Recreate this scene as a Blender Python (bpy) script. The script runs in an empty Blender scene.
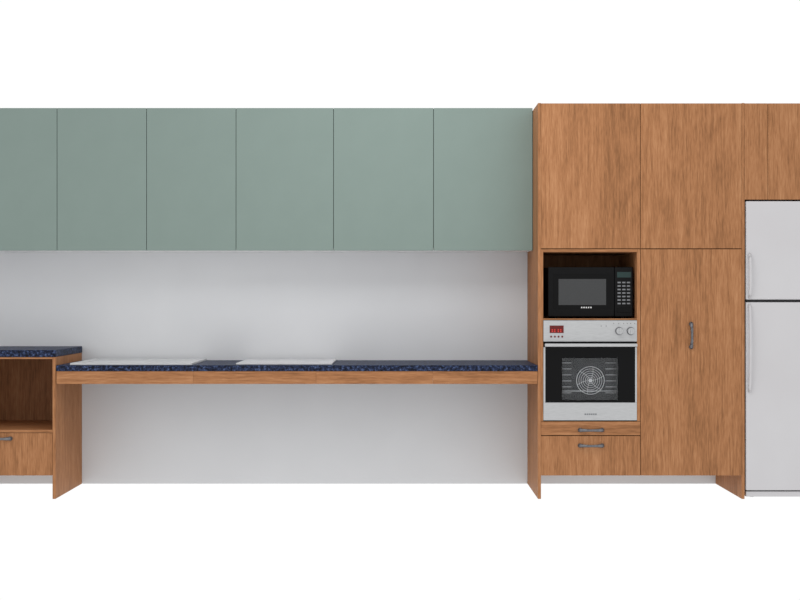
import bpy, bmesh, math, random
from mathutils import Vector
random.seed(3)
sc = bpy.context.scene
sc.view_settings.view_transform = 'Standard'
sc.view_settings.look = 'None'

D = 7.2; F = 1200.0; S = F / D; EYE = 1.194
def X(px, y=0.0): return (px-400)/F*(D+y)
def Z(py, y=0.0): return EYE + (300-py)/F*(D+y)
TOP = Z(103)
BACK = 0.60

# ---------------------------------------------------------------- materials
def srgb(c):
    out = []
    for v in c:
        v /= 255.0
        out.append(v/12.92 if v <= 0.04045 else ((v+0.055)/1.055)**2.4)
    return tuple(out)+(1.0,)
def new_mat(name, col, rough=0.5, metal=0.0, spec=0.3):
    m = bpy.data.materials.new(name); m.use_nodes = True
    b = m.node_tree.nodes['Principled BSDF']
    b.inputs['Base Color'].default_value = srgb(col)
    b.inputs['Roughness'].default_value = rough
    b.inputs['Metallic'].default_value = metal
    b.inputs['Specular IOR Level'].default_value = spec
    return m
def noisy(name, c1, c2, scale, rough=0.5, metal=0.0, spec=0.3, stretch=(1,1,1), bump=0.0):
    m = new_mat(name, c1, rough, metal, spec)
    nt = m.node_tree; N = nt.nodes; L = nt.links
    b = N['Principled BSDF']
    tc = N.new('ShaderNodeTexCoord'); mp = N.new('ShaderNodeMapping')
    mp.inputs['Scale'].default_value = stretch
    no = N.new('ShaderNodeTexNoise'); no.inputs['Scale'].default_value = scale; no.inputs['Detail'].default_value = 4
    cr = N.new('ShaderNodeValToRGB')
    cr.color_ramp.elements[0].position = 0.3; cr.color_ramp.elements[0].color = srgb(c1)
    cr.color_ramp.elements[1].position = 0.7; cr.color_ramp.elements[1].color = srgb(c2)
    L.new(tc.outputs['Object'], mp.inputs[0]); L.new(mp.outputs[0], no.inputs['Vector'])
    L.new(no.outputs['Fac'], cr.inputs[0]); L.new(cr.outputs[0], b.inputs['Base Color'])
    if bump:
        bp = N.new('ShaderNodeBump'); bp.inputs['Strength'].default_value = bump; bp.inputs['Distance'].default_value = 0.001
        L.new(no.outputs['Fac'], bp.inputs['Height']); L.new(bp.outputs[0], b.inputs['Normal'])
    return m
def wood(name, horizontal=False, dark=1.0):
    m = new_mat(name, (176,124,84), 0.55, 0, 0.12)
    nt = m.node_tree; N = nt.nodes; L = nt.links
    b = N['Principled BSDF']
    tc = N.new('ShaderNodeTexCoord'); oi = N.new('ShaderNodeObjectInfo')
    comb = N.new('ShaderNodeCombineXYZ')
    mr = N.new('ShaderNodeMath'); mr.operation = 'MULTIPLY'; mr.inputs[1].default_value = 37.0
    L.new(oi.outputs['Random'], mr.inputs[0])
    for i in range(3): L.new(mr.outputs[0], comb.inputs[i])
    add = N.new('ShaderNodeVectorMath'); add.operation = 'ADD'
    L.new(tc.outputs['Object'], add.inputs[0]); L.new(comb.outputs[0], add.inputs[1])
    def mapped(sc_):
        mp = N.new('ShaderNodeMapping')
        s = sc_ if not horizontal else (sc_[2], sc_[1], sc_[0])
        mp.inputs['Scale'].default_value = s
        L.new(add.outputs[0], mp.inputs[0]); return mp
    def noise(sc_, scale, det, dist=0.0):
        mp = mapped(sc_); no = N.new('ShaderNodeTexNoise')
        no.inputs['Scale'].default_value = scale; no.inputs['Detail'].default_value = det
        no.inputs['Distortion'].default_value = dist
        L.new(mp.outputs[0], no.inputs['Vector']); return no
    a = noise((3.5,3.5,0.7), 1.0, 1)
    k = N.new('ShaderNodeMath'); k.operation='MULTIPLY'; k.inputs[1].default_value=70
    L.new(a.outputs['Fac'], k.inputs[0])
    sn = N.new('ShaderNodeMath'); sn.operation='SINE'; L.new(k.outputs[0], sn.inputs[0])
    fine = noise((90,90,4.0), 1.0, 4)
    fleck = noise((190,190,18), 1.0, 3)
    big = noise((7,7,0.6), 1.0, 2)
    def ma(x, w, y=None, off=0.0):
        n = N.new('ShaderNodeMath'); n.operation='MULTIPLY_ADD'
        L.new(x, n.inputs[0]); n.inputs[1].default_value = w
        if y is None: n.inputs[2].default_value = off
        else: L.new(y, n.inputs[2])
        return n.outputs[0]
    v = ma(sn.outputs[0], 0.04, None, -0.28)
    v = ma(fine.outputs['Fac'], 0.58, v)
    v = ma(fleck.outputs['Fac'], 0.60, v)
    v = ma(big.outputs['Fac'], 0.38, v)
    cr = N.new('ShaderNodeValToRGB'); e = cr.color_ramp.elements
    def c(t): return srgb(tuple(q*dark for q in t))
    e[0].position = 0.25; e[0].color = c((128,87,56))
    e[1].position = 0.78; e[1].color = c((183,133,94))
    n = e.new(0.5); n.color = c((161,111,74))
    L.new(v, cr.inputs[0]); L.new(cr.outputs[0], b.inputs['Base Color'])
    return m
def granite():
    m = new_mat('blue_granite', (40,48,70), 0.45, 0, 0.12)
    nt = m.node_tree; N = nt.nodes; L = nt.links; b = N['Principled BSDF']
    tc = N.new('ShaderNodeTexCoord')
    vo = N.new('ShaderNodeTexNoise'); vo.inputs['Scale'].default_value = 60; vo.inputs['Detail'].default_value = 6; vo.inputs['Roughness'].default_value=0.7
    L.new(tc.outputs['Object'], vo.inputs['Vector'])
    cr = N.new('ShaderNodeValToRGB'); e = cr.color_ramp.elements
    e[0].position=0.42; e[0].color=srgb((12,14,24)); e[1].position=0.70; e[1].color=srgb((96,114,152))
    n=e.new(0.54); n.color=srgb((38,48,76))
    L.new(vo.outputs['Fac'], cr.inputs[0]); L.new(cr.outputs[0], b.inputs['Base Color'])
    return m
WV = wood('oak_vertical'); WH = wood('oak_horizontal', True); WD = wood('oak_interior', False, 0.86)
GR = granite()
GREEN = noisy('sage_green_laminate', (126,141,135), (128,143,137), 6, 0.65, 0, 0.12)
CARC = new_mat('cabinet_gap_dark', (70,62,54), 0.8)
GCARC = new_mat('green_carcass_edge', (84,100,94), 0.8)
WHITE = new_mat('white_melamine', (240,240,240), 0.6)
WALL = noisy('painted_wall', (211,212,214), (214,215,217), 3, 0.9, 0, 0.1)
STEEL = noisy('brushed_steel', (172,173,174), (188,189,190), 30, 0.35, 0.3, 0.4, (1,1,25))
SINKM = noisy('satin_steel', (202,203,204), (210,211,212), 20, 0.4, 0.1, 0.3, (1,20,1))
HOBM = new_mat('white_glass_ceramic', (208,208,210), 0.3, 0, 0.3)
HOBR = new_mat('hob_ring_print', (170,170,172), 0.4)
BLK = noisy('black_plastic', (10,10,11), (14,14,15), 40, 0.4, 0, 0.12)
BLKG = new_mat('black_glass', (8,8,9), 0.12, 0, 0.12)
MWIN = noisy('microwave_window_mesh', (50,51,52), (68,69,70), 260, 0.25, 0, 0.3)
PEW = noisy('pewter', (92,92,96), (120,120,124), 60, 0.4, 0.6, 0.5)
FRW = noisy('fridge_white_enamel', (194,192,194), (199,198,200), 2, 0.45, 0, 0.25)
FRH = noisy('fridge_handle_white', (192,190,192), (197,196,198), 8, 0.45, 0, 0.25)
GASK = new_mat('fridge_gasket', (96,96,98), 0.7)
CAV = noisy('oven_enamel', (44,46,48), (56,58,60), 25, 0.5, 0, 0.1)
WIRE = new_mat('chrome_wire', (215,215,215), 0.3, 0.1)
KEY = new_mat('key_print', (120,122,125), 0.5)
LAB = new_mat('label_print', (205,205,205), 0.5)
DSP = new_mat('display_dark_red', (96,20,18), 0.2)
LED = new_mat('red_led', (215,60,50), 0.4)
MDSP = new_mat('microwave_display', (30,52,50), 0.2)
GLS = bpy.data.materials.new('oven_door_glass'); GLS.use_nodes=True
nt=GLS.node_tree; nt.nodes.clear()
o=nt.nodes.new('ShaderNodeOutputMaterial'); mx=nt.nodes.new('ShaderNodeMixShader'); t=nt.nodes.new('ShaderNodeBsdfTransparent'); g=nt.nodes.new('ShaderNodeBsdfGlossy')
t.inputs[0].default_value=(0.95,0.96,0.97,1); g.inputs['Roughness'].default_value=0.03; mx.inputs[0].default_value=0.03
nt.links.new(t.outputs[0],mx.inputs[1]); nt.links.new(g.outputs[0],mx.inputs[2]); nt.links.new(mx.outputs[0],o.inputs[0])

# ---------------------------------------------------------------- helpers
def empty(name, loc):
    e = bpy.data.objects.new(name, None); e.empty_display_size=0.1
    e.location = loc; sc.collection.objects.link(e); return e
def link(name, me, loc, parent, mat, smooth=False):
    ob = bpy.data.objects.new(name, me); sc.collection.objects.link(ob)
    ob.location = Vector(loc) - (Vector(parent.location) if parent else Vector((0,0,0)))
    if parent: ob.parent = parent
    if mat: me.materials.append(mat)
    if smooth:
        for p in me.polygons: p.use_smooth=True
    return ob
def box(name, x0,x1,y0,y1,z0,z1, mat, parent=None, bev=0.001, seg=2):
    bm = bmesh.new(); bmesh.ops.create_cube(bm, size=1)
    sx,sy,sz = abs(x1-x0),abs(y1-y0),abs(z1-z0)
    bmesh.ops.scale(bm, vec=(sx,sy,sz), verts=bm.verts)
    if bev:
        b = min(bev, 0.45*min(sx,sy,sz))
        bmesh.ops.bevel(bm, geom=bm.edges[:], offset=b, segments=seg, affect='EDGES', profile=0.5)
    me = bpy.data.meshes.new(name); bm.to_mesh(me); bm.free()
    return link(name, me, ((x0+x1)/2,(y0+y1)/2,(z0+z1)/2), parent, mat)
def cyl(name, c, r, depth, axis, mat, parent, r2=None, seg=40, bev=0.0):
    bm = bmesh.new()
    bmesh.ops.create_cone(bm, cap_ends=True, segments=seg, radius1=r, radius2=(r if r2 is None else r2), depth=depth)
    if bev: bmesh.ops.bevel(bm, geom=[e for e in bm.edges if len(e.link_faces)==2 and any(len(f.verts)>4 for f in e.link_faces)], offset=bev, segments=2, affect='EDGES')
    from mathutils import Matrix
    if axis=='Y': bmesh.ops.rotate(bm, verts=bm.verts, matrix=Matrix.Rotation(math.pi/2,3,'X'))
    if axis=='X': bmesh.ops.rotate(bm, verts=bm.verts, matrix=Matrix.Rotation(math.pi/2,3,'Y'))
    me = bpy.data.meshes.new(name); bm.to_mesh(me); bm.free()
    return link(name, me, c, parent, mat)
def tube(name, pts, r, mat, parent, closed=False, radii=None):
    c = sum((Vector(p) for p in pts), Vector())/len(pts)
    P=[Vector(p)-c for p in pts]; n=len(P); seg=12
    bm=bmesh.new(); rings=[]
    for i,p in enumerate(P):
        a = P[(i-1)%n] if (closed or i>0) else P[i]
        b_ = P[(i+1)%n] if (closed or i<n-1) else P[i]
        tdir=(b_-a).normalized()
        up = Vector((0,0,1)) if abs(tdir.z)<0.9 else Vector((1,0,0))
        if closed: up = Vector((0,1,0)) if abs(tdir.y)<0.5 and len({round(q.y,5) for q in P})==1 else Vector((0,0,1))
        u=tdir.cross(up).normalized(); v=tdir.cross(u).normalized()
        rr = radii[i] if radii else r
        rings.append([bm.verts.new(p+(u*math.cos(2*math.pi*k/seg)+v*math.sin(2*math.pi*k/seg))*rr) for k in range(seg)])
    for i in range(n if closed else n-1):
        A=rings[i];B=rings[(i+1)%n]
        for k in range(seg): bm.faces.new((A[k],A[(k+1)%seg],B[(k+1)%seg],B[k]))
    if not closed: bm.faces.new(rings[0]); bm.faces.new(rings[-1])
    bmesh.ops.recalc_face_normals(bm, faces=bm.faces)
    me=bpy.data.meshes.new(name); bm.to_mesh(me); bm.free()
    return link(name, me, c, parent, mat, True)
def ring(name, c, r, w, mat, parent, n=48):
    return tube(name, [(c[0]+r*math.cos(2*math.pi*i/n), c[1], c[2]+r*math.sin(2*math.pi*i/n)) for i in range(n)], w, mat, parent, True)
def bow_handle(name, cx, cz, length, vertical, parent):
    pts=[]; rad=[]; n=21
    for i in range(n):
        t=-1+2*i/(n-1)
        s=t*length/2
        y=-0.004-0.024*(1-abs(t)**3.0)
        pts.append((cx,y,cz+s) if vertical else (cx+s,y,cz)); rad.append(0.0075+0.0045*abs(t)**2)
    h=tube(name, pts, 0.006, PEW, parent, radii=rad)
    for sgn in (-1,1):
        s=sgn*length/2*0.95
        c=(cx,-0.003,cz+s) if vertical else (cx+s,-0.003,cz)
        cyl(name+'_foot', c, 0.013, 0.0055, 'Y', PEW, parent, bev=0.001)
G = 0.0016
TH = 0.018

# ---------------------------------------------------------------- wall
box('wall_back', X(-190), X(890), BACK+0.001, BACK+0.10, 0.0, TOP-0.002, WALL, None, bev=0)

# ---------------------------------------------------------------- green uppers
UY=0.27
UT=Z(108,UY)
ub=Z(250.5,UY)
xs=[-123,-33,57,146.5,236,333.5,433.5,533]
for i in range(len(xs)-1):
    x0=X(xs[i],UY); x1=X(xs[i+1],UY)
    if i==len(xs)-2: x1=X(538)-0.0015
    e=empty('upper_cabinet', ((x0+x1)/2, (UY+BACK)/2, ub))
    box('door', x0+G, x1-G, UY, UY+0.018, ub, UT, GREEN, e, 0.0012)
    y0=UY+0.019
    box('bottom', x0+0.0003, x1-0.0003, y0, BACK-0.001, ub+0.002, ub+0.018, WHITE, e, 0)
    box('side_left', x0+0.0004, x0+0.016, y0, BACK-0.001, ub+0.0185, UT-0.001, GCARC, e, 0)
    box('side_right', x1-0.016, x1-0.0004, y0, BACK-0.001, ub+0.0185, UT-0.001, GCARC, e, 0)
    box('top', x0+0.0165, x1-0.0165, y0, BACK-0.001, UT-0.017, UT-0.001, GREEN, e, 0)
    box('back', x0+0.0165, x1-0.0165, BACK-0.010, BACK-0.002, ub+0.0185, UT-0.0175, WHITE, e, 0)
    box('shelf', x0+0.0165, x1-0.0165, y0+0.02, BACK-0.011, (ub+UT)/2-0.008, (ub+UT)/2+0.008, WHITE, e, 0)

# ---------------------------------------------------------------- left base cabinets
CT=Z(350); SL=Z(357.0)
bb=Z(475.5)
def base_unit(pl, pr):
    xl,xr=X(pl),X(pr)
    e=empty('base_cabinet', ((xl+xr)/2,0.3,0))
    box('side_right', xr-TH, xr, 0, BACK-0.001, 0, SL-0.0005, WV, e)
    box('side_left', xl+0.0003, xl+TH, 0, BACK-0.001, 0, SL-0.0005, WV, e)
    a,b=xl+TH+0.0003,xr-TH-0.0003
    nz=Z(430)
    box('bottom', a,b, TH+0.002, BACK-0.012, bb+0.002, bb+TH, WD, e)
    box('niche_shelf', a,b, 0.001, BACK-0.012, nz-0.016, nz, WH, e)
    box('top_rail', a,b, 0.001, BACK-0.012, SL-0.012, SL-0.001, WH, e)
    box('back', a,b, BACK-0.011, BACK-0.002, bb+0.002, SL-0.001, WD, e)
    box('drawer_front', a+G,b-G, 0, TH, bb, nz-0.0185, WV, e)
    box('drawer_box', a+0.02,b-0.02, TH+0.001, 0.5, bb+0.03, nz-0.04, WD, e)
    bow_handle('handle', (xl+xr)/2, Z(438.5), 0.145, False, e)
base_unit(-57.5,55.5)
base_unit(-171,-58)
box('granite_countertop', X(-171), X(55.5)+0.002, -0.004, BACK-0.001, SL, CT, GR, None, 0.003)

# ---------------------------------------------------------------- low counter
lt=Z(365.2); lsb=Z(371.2); fb=Z(384)
e=empty('low_counter', (X(296),0.3,lsb))
lx0=X(55.5)+0.0035; lx1=X(538)-0.0015
box('granite_slab', lx0, lx1, 0.0, BACK-0.001, lsb, lt, GR, e, 0.003)
segs=[lx0, X(193), X(316), X(433), lx1]
for i in range(4):
    box('fascia_%d'%(i+1), segs[i]+0.0004, segs[i+1]-0.0004, 0.004, 0.022, fb, lsb-0.0005, WH, e, 0.0006)
box('rail_back', lx0, lx1, BACK-0.022, BACK-0.001, fb, lsb-0.0005, WH, e)
for i in range(6):
    xx=lx0+0.02+(lx1-lx0-0.058)*i/5
    box('cross_rail', xx, xx+0.018, 0.0225, BACK-0.0225, fb+0.01, lsb-0.0005, WH, e)

def tray(name, x0,x1,y0,y1,z0,z1, bowls, mat, parent):
    box(name, x0,x1,y0,y1,z0,z1-0.005, mat, parent, 0.001)
    xs_=[x0]+[v for b in bowls for v in b]+[x1]
    box(name+'_rim_front', x0,x1,y0,y0+0.045,z1-0.005,z1,mat,parent,0.0015)
    box(name+'_rim_back', x0,x1,y1-0.06,y1,z1-0.005,z1,mat,parent,0.0015)
    for i in range(0,len(xs_),2):
        box(name+'_deck', xs_[i],xs_[i+1],y0+0.045,y1-0.06,z1-0.005,z1,mat,parent,0.001)
sx0,sx1=X(70,0.02),X(192,0.02)
e=empty('kitchen_sink', ((sx0+sx1)/2,0.27,lt))
tray('basin', sx0,sx1,0.02,0.57,lt+0.0003,lt+0.012,[(sx0+0.05,sx0+0.38)],SINKM,e)
for i in range(7):
    xx=sx0+0.43+i*0.038
    box('drainer_rib', xx,xx+0.010,0.09,0.45,lt+0.0122,lt+0.0138,SINKM,e,0.0007)
cyl('drain', (sx0+0.215,0.27,lt+0.0082),0.035,0.002,'Z',SINKM,e)
hx0,hx1=X(236,0.05),X(332,0.05)
e=empty('cooktop', ((hx0+hx1)/2,0.27,lt))
box('glass_plate', hx0,hx1,0.05,0.57,lt+0.0003,lt+0.010,HOBM,e,0.002)
for (u,v,r) in ((0.27,0.28,0.09),(0.73,0.28,0.07),(0.27,0.74,0.07),(0.73,0.74,0.09)):
    cx=hx0+(hx1-hx0)*u; cy=0.05+0.51*v
    tube('cooking_zone',[(cx+r*math.cos(a*math.pi/20),cy+r*math.sin(a*math.pi/20),lt+0.0101) for a in range(40)],0.0005,HOBR,e,True)

# ---------------------------------------------------------------- oven tower
tx0=X(538); tx1=X(640.5)
e=empty('oven_tower_cabinet', ((tx0+tx1)/2,0.3,0))
box('side_left', tx0, tx0+TH, 0, BACK-0.001, 0, TOP, WV, e)
ci0=tx0+TH+0.0003
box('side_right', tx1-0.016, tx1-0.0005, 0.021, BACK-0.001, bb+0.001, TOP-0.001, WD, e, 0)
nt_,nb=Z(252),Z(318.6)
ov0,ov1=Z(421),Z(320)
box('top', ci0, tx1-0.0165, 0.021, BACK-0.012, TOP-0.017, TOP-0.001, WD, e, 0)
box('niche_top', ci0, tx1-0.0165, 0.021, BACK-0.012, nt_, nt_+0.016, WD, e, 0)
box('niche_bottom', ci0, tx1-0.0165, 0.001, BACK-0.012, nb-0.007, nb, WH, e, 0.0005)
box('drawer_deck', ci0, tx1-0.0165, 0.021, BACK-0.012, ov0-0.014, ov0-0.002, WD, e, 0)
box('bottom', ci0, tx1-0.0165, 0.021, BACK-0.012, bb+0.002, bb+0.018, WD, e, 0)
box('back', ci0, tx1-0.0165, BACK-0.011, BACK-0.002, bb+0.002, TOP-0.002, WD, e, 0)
box('stile_left', ci0, X(543.2), 0, TH, ov0-0.001, Z(249.2), WV, e, 0.0006)
box('stile_right', X(637), tx1-G, 0, TH, ov0-0.001, Z(249.2), WV, e, 0.0006)
box('niche_side_right', X(637), X(637)+0.004, 0.0185, BACK-0.012, nb, nt_, WV, e, 0)
box('niche_rail_top', X(543.2)+0.0002, X(637)-0.0002, 0.001, TH, nt_, Z(249.2), WH, e, 0.0005)
box('upper_door', ci0+0.0005, tx1-G, 0, TH, Z(248.4), TOP-0.002, WV, e)
box('drawer_front_top', ci0+0.0005, tx1-G, 0, TH, Z(435.2), Z(421.6), WH, e)
box('drawer_front_bottom', ci0+0.0005, tx1-G, 0, TH, bb, Z(436), WV, e)
box('drawer_box', ci0+0.02, tx1-0.04, 0.021, 0.5, bb+0.03, Z(440), WD, e, 0)
bow_handle('handle_top', X(591), Z(430), 0.140, False, e)
bow_handle('handle_bottom', X(591), Z(445.5), 0.140, False, e)

# pantry
p0=tx1; p1=X(744.6)
e=empty('tall_pantry_cabinet', ((p0+p1)/2,0.3,0))
ri=X(741.8)
box('side_right', ri, p1, 0, BACK-0.001, 0, TOP, WV, e)
box('side_left', p0+0.0005, p0+0.016, 0.021, BACK-0.001, bb+0.001, TOP-0.001, WD, e, 0)
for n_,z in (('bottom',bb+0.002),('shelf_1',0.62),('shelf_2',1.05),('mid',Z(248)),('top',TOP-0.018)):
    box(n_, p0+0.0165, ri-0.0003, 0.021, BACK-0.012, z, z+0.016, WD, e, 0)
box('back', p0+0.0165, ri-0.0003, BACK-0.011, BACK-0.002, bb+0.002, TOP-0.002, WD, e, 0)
box('upper_door', p0+G, ri-0.001, 0, TH, Z(248.4), TOP-0.002, WV, e)
box('lower_door', p0+G, ri-0.001, 0, TH, bb, Z(249.2), WV, e)
bow_handle('handle', X(691), Z(335.5), 0.145, True, e)

# cabinet over fridge
q0=p1; q1=X(884); fz=Z(199.5)
e=empty('fridge_surround_cabinet', ((q0+q1)/2,0.3,0))
box('side_right', q1-TH, q1, 0, BACK-0.001, 0, TOP, WV, e)
box('bottom', q0+0.0005, q1-TH-0.0003, 0.019, BACK-0.002, fz+0.001, fz+0.017, WD, e, 0)
box('top', q0+0.0005, q1-TH-0.0003, 0.019, BACK-0.002, TOP-0.018, TOP-0.002, WD, e, 0)
box('back', q0+0.0005, q1-TH-0.0003, BACK-0.011, BACK-0.002, fz+0.0175, TOP-0.0185, WD, e, 0)
box('filler', q0+0.0008, X(768)-G, 0, TH, fz, TOP-0.002, WV, e)
xm=(X(768)+q1-TH)/2
box('door_left', X(768)+G*0.6, xm-G, 0, TH, fz, TOP-0.002, WV, e)
box('door_right', xm+G, q1-TH-0.001, 0, TH, fz, TOP-0.002, WV, e)

# ---------------------------------------------------------------- fridge
f0=X(746.0); f1=X(877); ftop=Z(201.0); FY=0.0
e=empty('refrigerator', ((f0+f1)/2,0.3,0))
box('body', f0+0.004, f1-0.004, 0.062, BACK-0.03, 0.03, ftop-0.006, FRW, e, 0.004)
box('gasket', f0+0.008, f1-0.008, 0.052, 0.0618, Z(490), ftop-0.008, GASK, e, 0)
box('freezer_door', f0, f1, FY, 0.052, Z(299.6), ftop, FRW, e, 0.008, 4)
box('fridge_door', f0, f1, FY, 0.052, Z(490.5), Z(302.2), FRW, e, 0.008, 4)
box('kick_plate', f0+0.004, f1-0.004, 0.012, 0.061, Z(497.0), Z(491.8), FRW, e, 0.002)
for xx in (f0+0.06, f1-0.06):
    for yy in (0.1, 0.5):
        cyl('foot', (xx,yy,0.015), 0.02, 0.03, 'Z', BLK, e)
box('hinge_cap', f1-0.07, f1-0.01, 0.01, 0.06, ftop+0.0002, ftop+0.004, FRH, e, 0.001)
def fh(name, za, zb):
    xx=X(749.4); n=25; pts=[]; rad=[]
    for i in range(n):
        t=i/(n-1); y=-0.004-0.022*(math.sin(math.pi*t)**0.45 if 0<t<1 else 0)
        pts.append((xx, y, za+(zb-za)*t)); rad.append(0.008)
    tube(name, pts, 0.008, FRH, e, radii=rad)
fh('freezer_handle', Z(298), Z(254))
fh('fridge_handle', Z(392), Z(304.5))

# ---------------------------------------------------------------- oven
o0=X(543.4); o1=X(636.8); ot=Z(320.4); obm=Z(420.3)
e=empty('built_in_oven', ((o0+o1)/2,0.28,obm))
box('chassis', X(545.8), X(634.5), 0.10, 0.52, obm+0.012, ot-0.014, CAV, e, 0.002)
box('control_panel', o0, o1, -0.006, 0.02, Z(341.5), ot, STEEL, e, 0.0015)
box('panel_seam', o0+0.002, o1-0.002, 0.0, 0.02, Z(347), Z(341.6), BLK, e, 0)
box('display_frame', X(549.5), X(563.5), -0.0075, -0.0061, Z(333), Z(325.5), DSP, e, 0.0004)
for i,px in enumerate((551.5,554,557.5,560)):
    for k in range(2):
        box('digit', X(px), X(px+1.2), -0.0085, -0.0076, Z(330.4+k*1.7), Z(329.2+k*1.7), LED, e, 0)
for i in range(4):
    cyl('button', (X(551+i*3.7),-0.0068,Z(336.6)), 0.006, 0.0016, 'Y', DSP, e, seg=20)
for px in (619,630.5):
    cyl('knob_base', (X(px),-0.008,Z(331)), 0.024, 0.003, 'Y', PEW, e, bev=0.0006)
    cyl('knob', (X(px),-0.020,Z(331)), 0.020, 0.021, 'Y', STEEL, e, bev=0.002)
    box('knob_grip', X(px)-0.004, X(px)+0.004, -0.038, -0.0305, Z(331)-0.018, Z(331)+0.018, STEEL, e, 0.002)
for px in (601,606):
    cyl('indicator', (X(px),-0.0068,Z(326)), 0.003, 0.0012, 'Y', PEW, e, seg=16)
for px in (613.5,618.5,623.5,627,630.5,634.5):
    cyl('knob_mark', (X(px),-0.0066,Z(323.5)), 0.0022, 0.0008, 'Y', CARC, e, seg=12)
dz1=Z(347.2); dzg=Z(402.5)
wx0,wx1,wz1,wz0=X(562),X(618),Z(358),Z(400)
dg0,dg1=X(545.3),X(635)
box('door_edge_left', o0, dg0-0.0002, -0.004, 0.02, dzg, dz1, STEEL, e, 0.001)
box('door_edge_right', dg1+0.0002, o1, -0.004, 0.02, dzg, dz1, STEEL, e, 0.001)
box('door_lower_panel', o0, o1, -0.004, 0.02, obm, dzg-0.0003, STEEL, e, 0.0012)
box('door_glass_top', dg0, dg1, -0.003, 0.018, wz1, dz1, BLKG, e, 0)
box('door_glass_left', dg0, wx0, -0.003, 0.018, dzg, wz1-0.0001, BLKG, e, 0)
box('door_glass_right', wx1, dg1, -0.003, 0.018, dzg, wz1-0.0001, BLKG, e, 0)
box('door_glass_bottom', wx0+0.0001, wx1-0.0001, -0.003, 0.018, dzg, wz0, BLKG, e, 0)
box('window_pane', wx0+0.0001, wx1-0.0001, -0.001, 0.001, wz0+0.0001, wz1-0.0002, GLS, e, 0)
box('cavity_left', wx0-0.012, wx0-0.001, 0.0185, 0.0995, wz0-0.01, wz1+0.01, CAV, e, 0)
box('cavity_right', wx1+0.001, wx1+0.012, 0.0185, 0.0995, wz0-0.01, wz1+0.01, CAV, e, 0)
box('cavity_floor', wx0-0.0008, wx1+0.0008, 0.0185, 0.0995, wz0-0.01, wz0-0.001, CAV, e, 0)
box('cavity_roof', wx0-0.0008, wx1+0.0008, 0.0185, 0.0995, wz1+0.001, wz1+0.01, CAV, e, 0)
fc=(X(590.5,0.09),0.094,Z(380.5,0.09))
for r in (0.084,0.070,0.057,0.044,0.031,0.020):
    ring('fan_guard', fc, r, 0.0022 if r>0.08 else 0.0015, WIRE, e)
cyl('fan_hub', (fc[0],0.092,fc[2]), 0.012, 0.008, 'Y', WIRE, e)
for k in range(6):
    a=k*math.pi/3
    pts=[(fc[0]+r*math.cos(a+r*4), 0.0965, fc[2]+r*math.sin(a+r*4)) for r in (0.012,0.03,0.05,0.07,0.082)]
    tube('fan_spoke', pts, 0.0014, WIRE, e)
for k,py in enumerate((363,369,375,381,387,393)):
    z=Z(py,0.05)
    for (a_,b_) in ((wx0-0.0008,wx0+0.065),(wx1-0.065,wx1+0.0008)):
        tube('side_rack', [(a_,0.06,z),((a_+b_)/2,0.06,z),(b_,0.06,z)], 0.0014, WIRE, e)
tube('oven_shelf', [(wx0,0.045,Z(391,0.045)),(X(590),0.045,Z(391,0.045)),(wx1,0.045,Z(391,0.045))], 0.002, WIRE, e)
zb=Z(345)
box('door_handle', o0+0.004, o1-0.004, -0.046, -0.030, zb-0.009, zb+0.010, STEEL, e, 0.005, 4)
for px in (550,630):
    box('handle_post', X(px)-0.008, X(px)+0.008, -0.0305, -0.0, zb-0.007, zb+0.007, STEEL, e, 0.001)
for i in range(6):
    box('nameplate_mark', X(584.5+i*2.1), X(586+i*2.1), -0.0048, -0.0041, Z(415), Z(413.4), KEY, e, 0)

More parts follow.
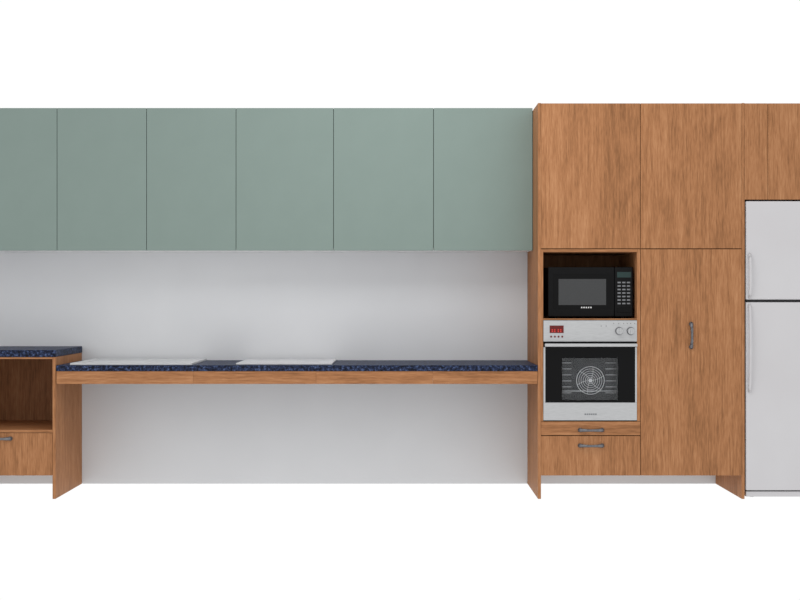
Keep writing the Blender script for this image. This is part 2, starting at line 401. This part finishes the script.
# ---------------------------------------------------------------- microwave
MY=0.05
m0,m1=X(548.0,MY),X(633,MY); mt=Z(267.0,MY); mb=nb+0.010
e=empty('microwave_oven', ((m0+m1)/2,0.25,nb))
box('case', m0,m1,MY+0.03,MY+0.40,mb,mt,BLK,e,0.006,3)
kx=X(614.5,MY)
box('door', m0,kx-0.0008,MY,MY+0.0295,mb,mt,BLK,e,0.005,3)
box('control_panel', kx+0.0008,m1,MY,MY+0.0295,mb,mt,BLK,e,0.005,3)
box('window_frame', X(553.5,MY),X(612.5,MY),MY-0.0012,MY-0.0002,Z(309,MY),Z(274,MY),BLKG,e,0)
box('window', X(558.5,MY),X(606,MY),MY-0.0024,MY-0.0014,Z(305,MY),Z(279,MY),MWIN,e,0)
box('display', X(617,MY),X(631,MY),MY-0.0018,MY-0.0003,Z(277.5,MY),Z(272,MY),MDSP,e,0)
for r in range(7):
    for c in range(3):
        box('key', X(617.5+c*4.7,MY),X(620.7+c*4.7,MY),MY-0.0016,MY-0.0003,Z(283.2+r*3.5,MY),Z(281.8+r*3.5,MY),KEY,e,0)
box('open_button', X(617,MY),X(631,MY),MY-0.003,MY-0.0003,Z(312.5,MY),Z(308,MY),BLKG,e,0.001)
for i in range(5):
    box('label_mark', X(581+i*2.3,MY),X(582.4+i*2.3,MY),MY-0.0018,MY-0.0013,Z(308.2,MY),Z(306.8,MY),LAB,e,0)
for xx in (m0+0.05,m1-0.05):
    for yy in (MY+0.06,MY+0.34):
        cyl('foot',(xx,yy,nb+0.0052),0.012,0.0096,'Z',BLK,e,seg=20)

# ---------------------------------------------------------------- light
w=bpy.data.worlds.new('studio_white'); sc.world=w; w.use_nodes=True
w.node_tree.nodes['Background'].inputs[0].default_value=(1,1,1,1)
w.node_tree.nodes['Background'].inputs[1].default_value=1.01
ld=bpy.data.lights.new('added_wall_fill','AREA'); ld.shape='RECTANGLE'; ld.size=1.6; ld.size_y=0.8; ld.energy=17  # unseen area light, added high in front to brighten the middle of the wall
lo=bpy.data.objects.new('added_wall_fill',ld); sc.collection.objects.link(lo)
lo.location=(0.1,-1.6,3.0)
lo.rotation_euler=(Vector((0.1,0.6,1.0))-Vector(lo.location)).to_track_quat('-Z','Y').to_euler()

cam=bpy.data.cameras.new('camera'); co=bpy.data.objects.new('camera',cam); sc.collection.objects.link(co)
cam.sensor_width=36; cam.lens=F/800*36
co.location=(0,-D,EYE); co.rotation_euler=(math.pi/2,0,0)
sc.camera=co
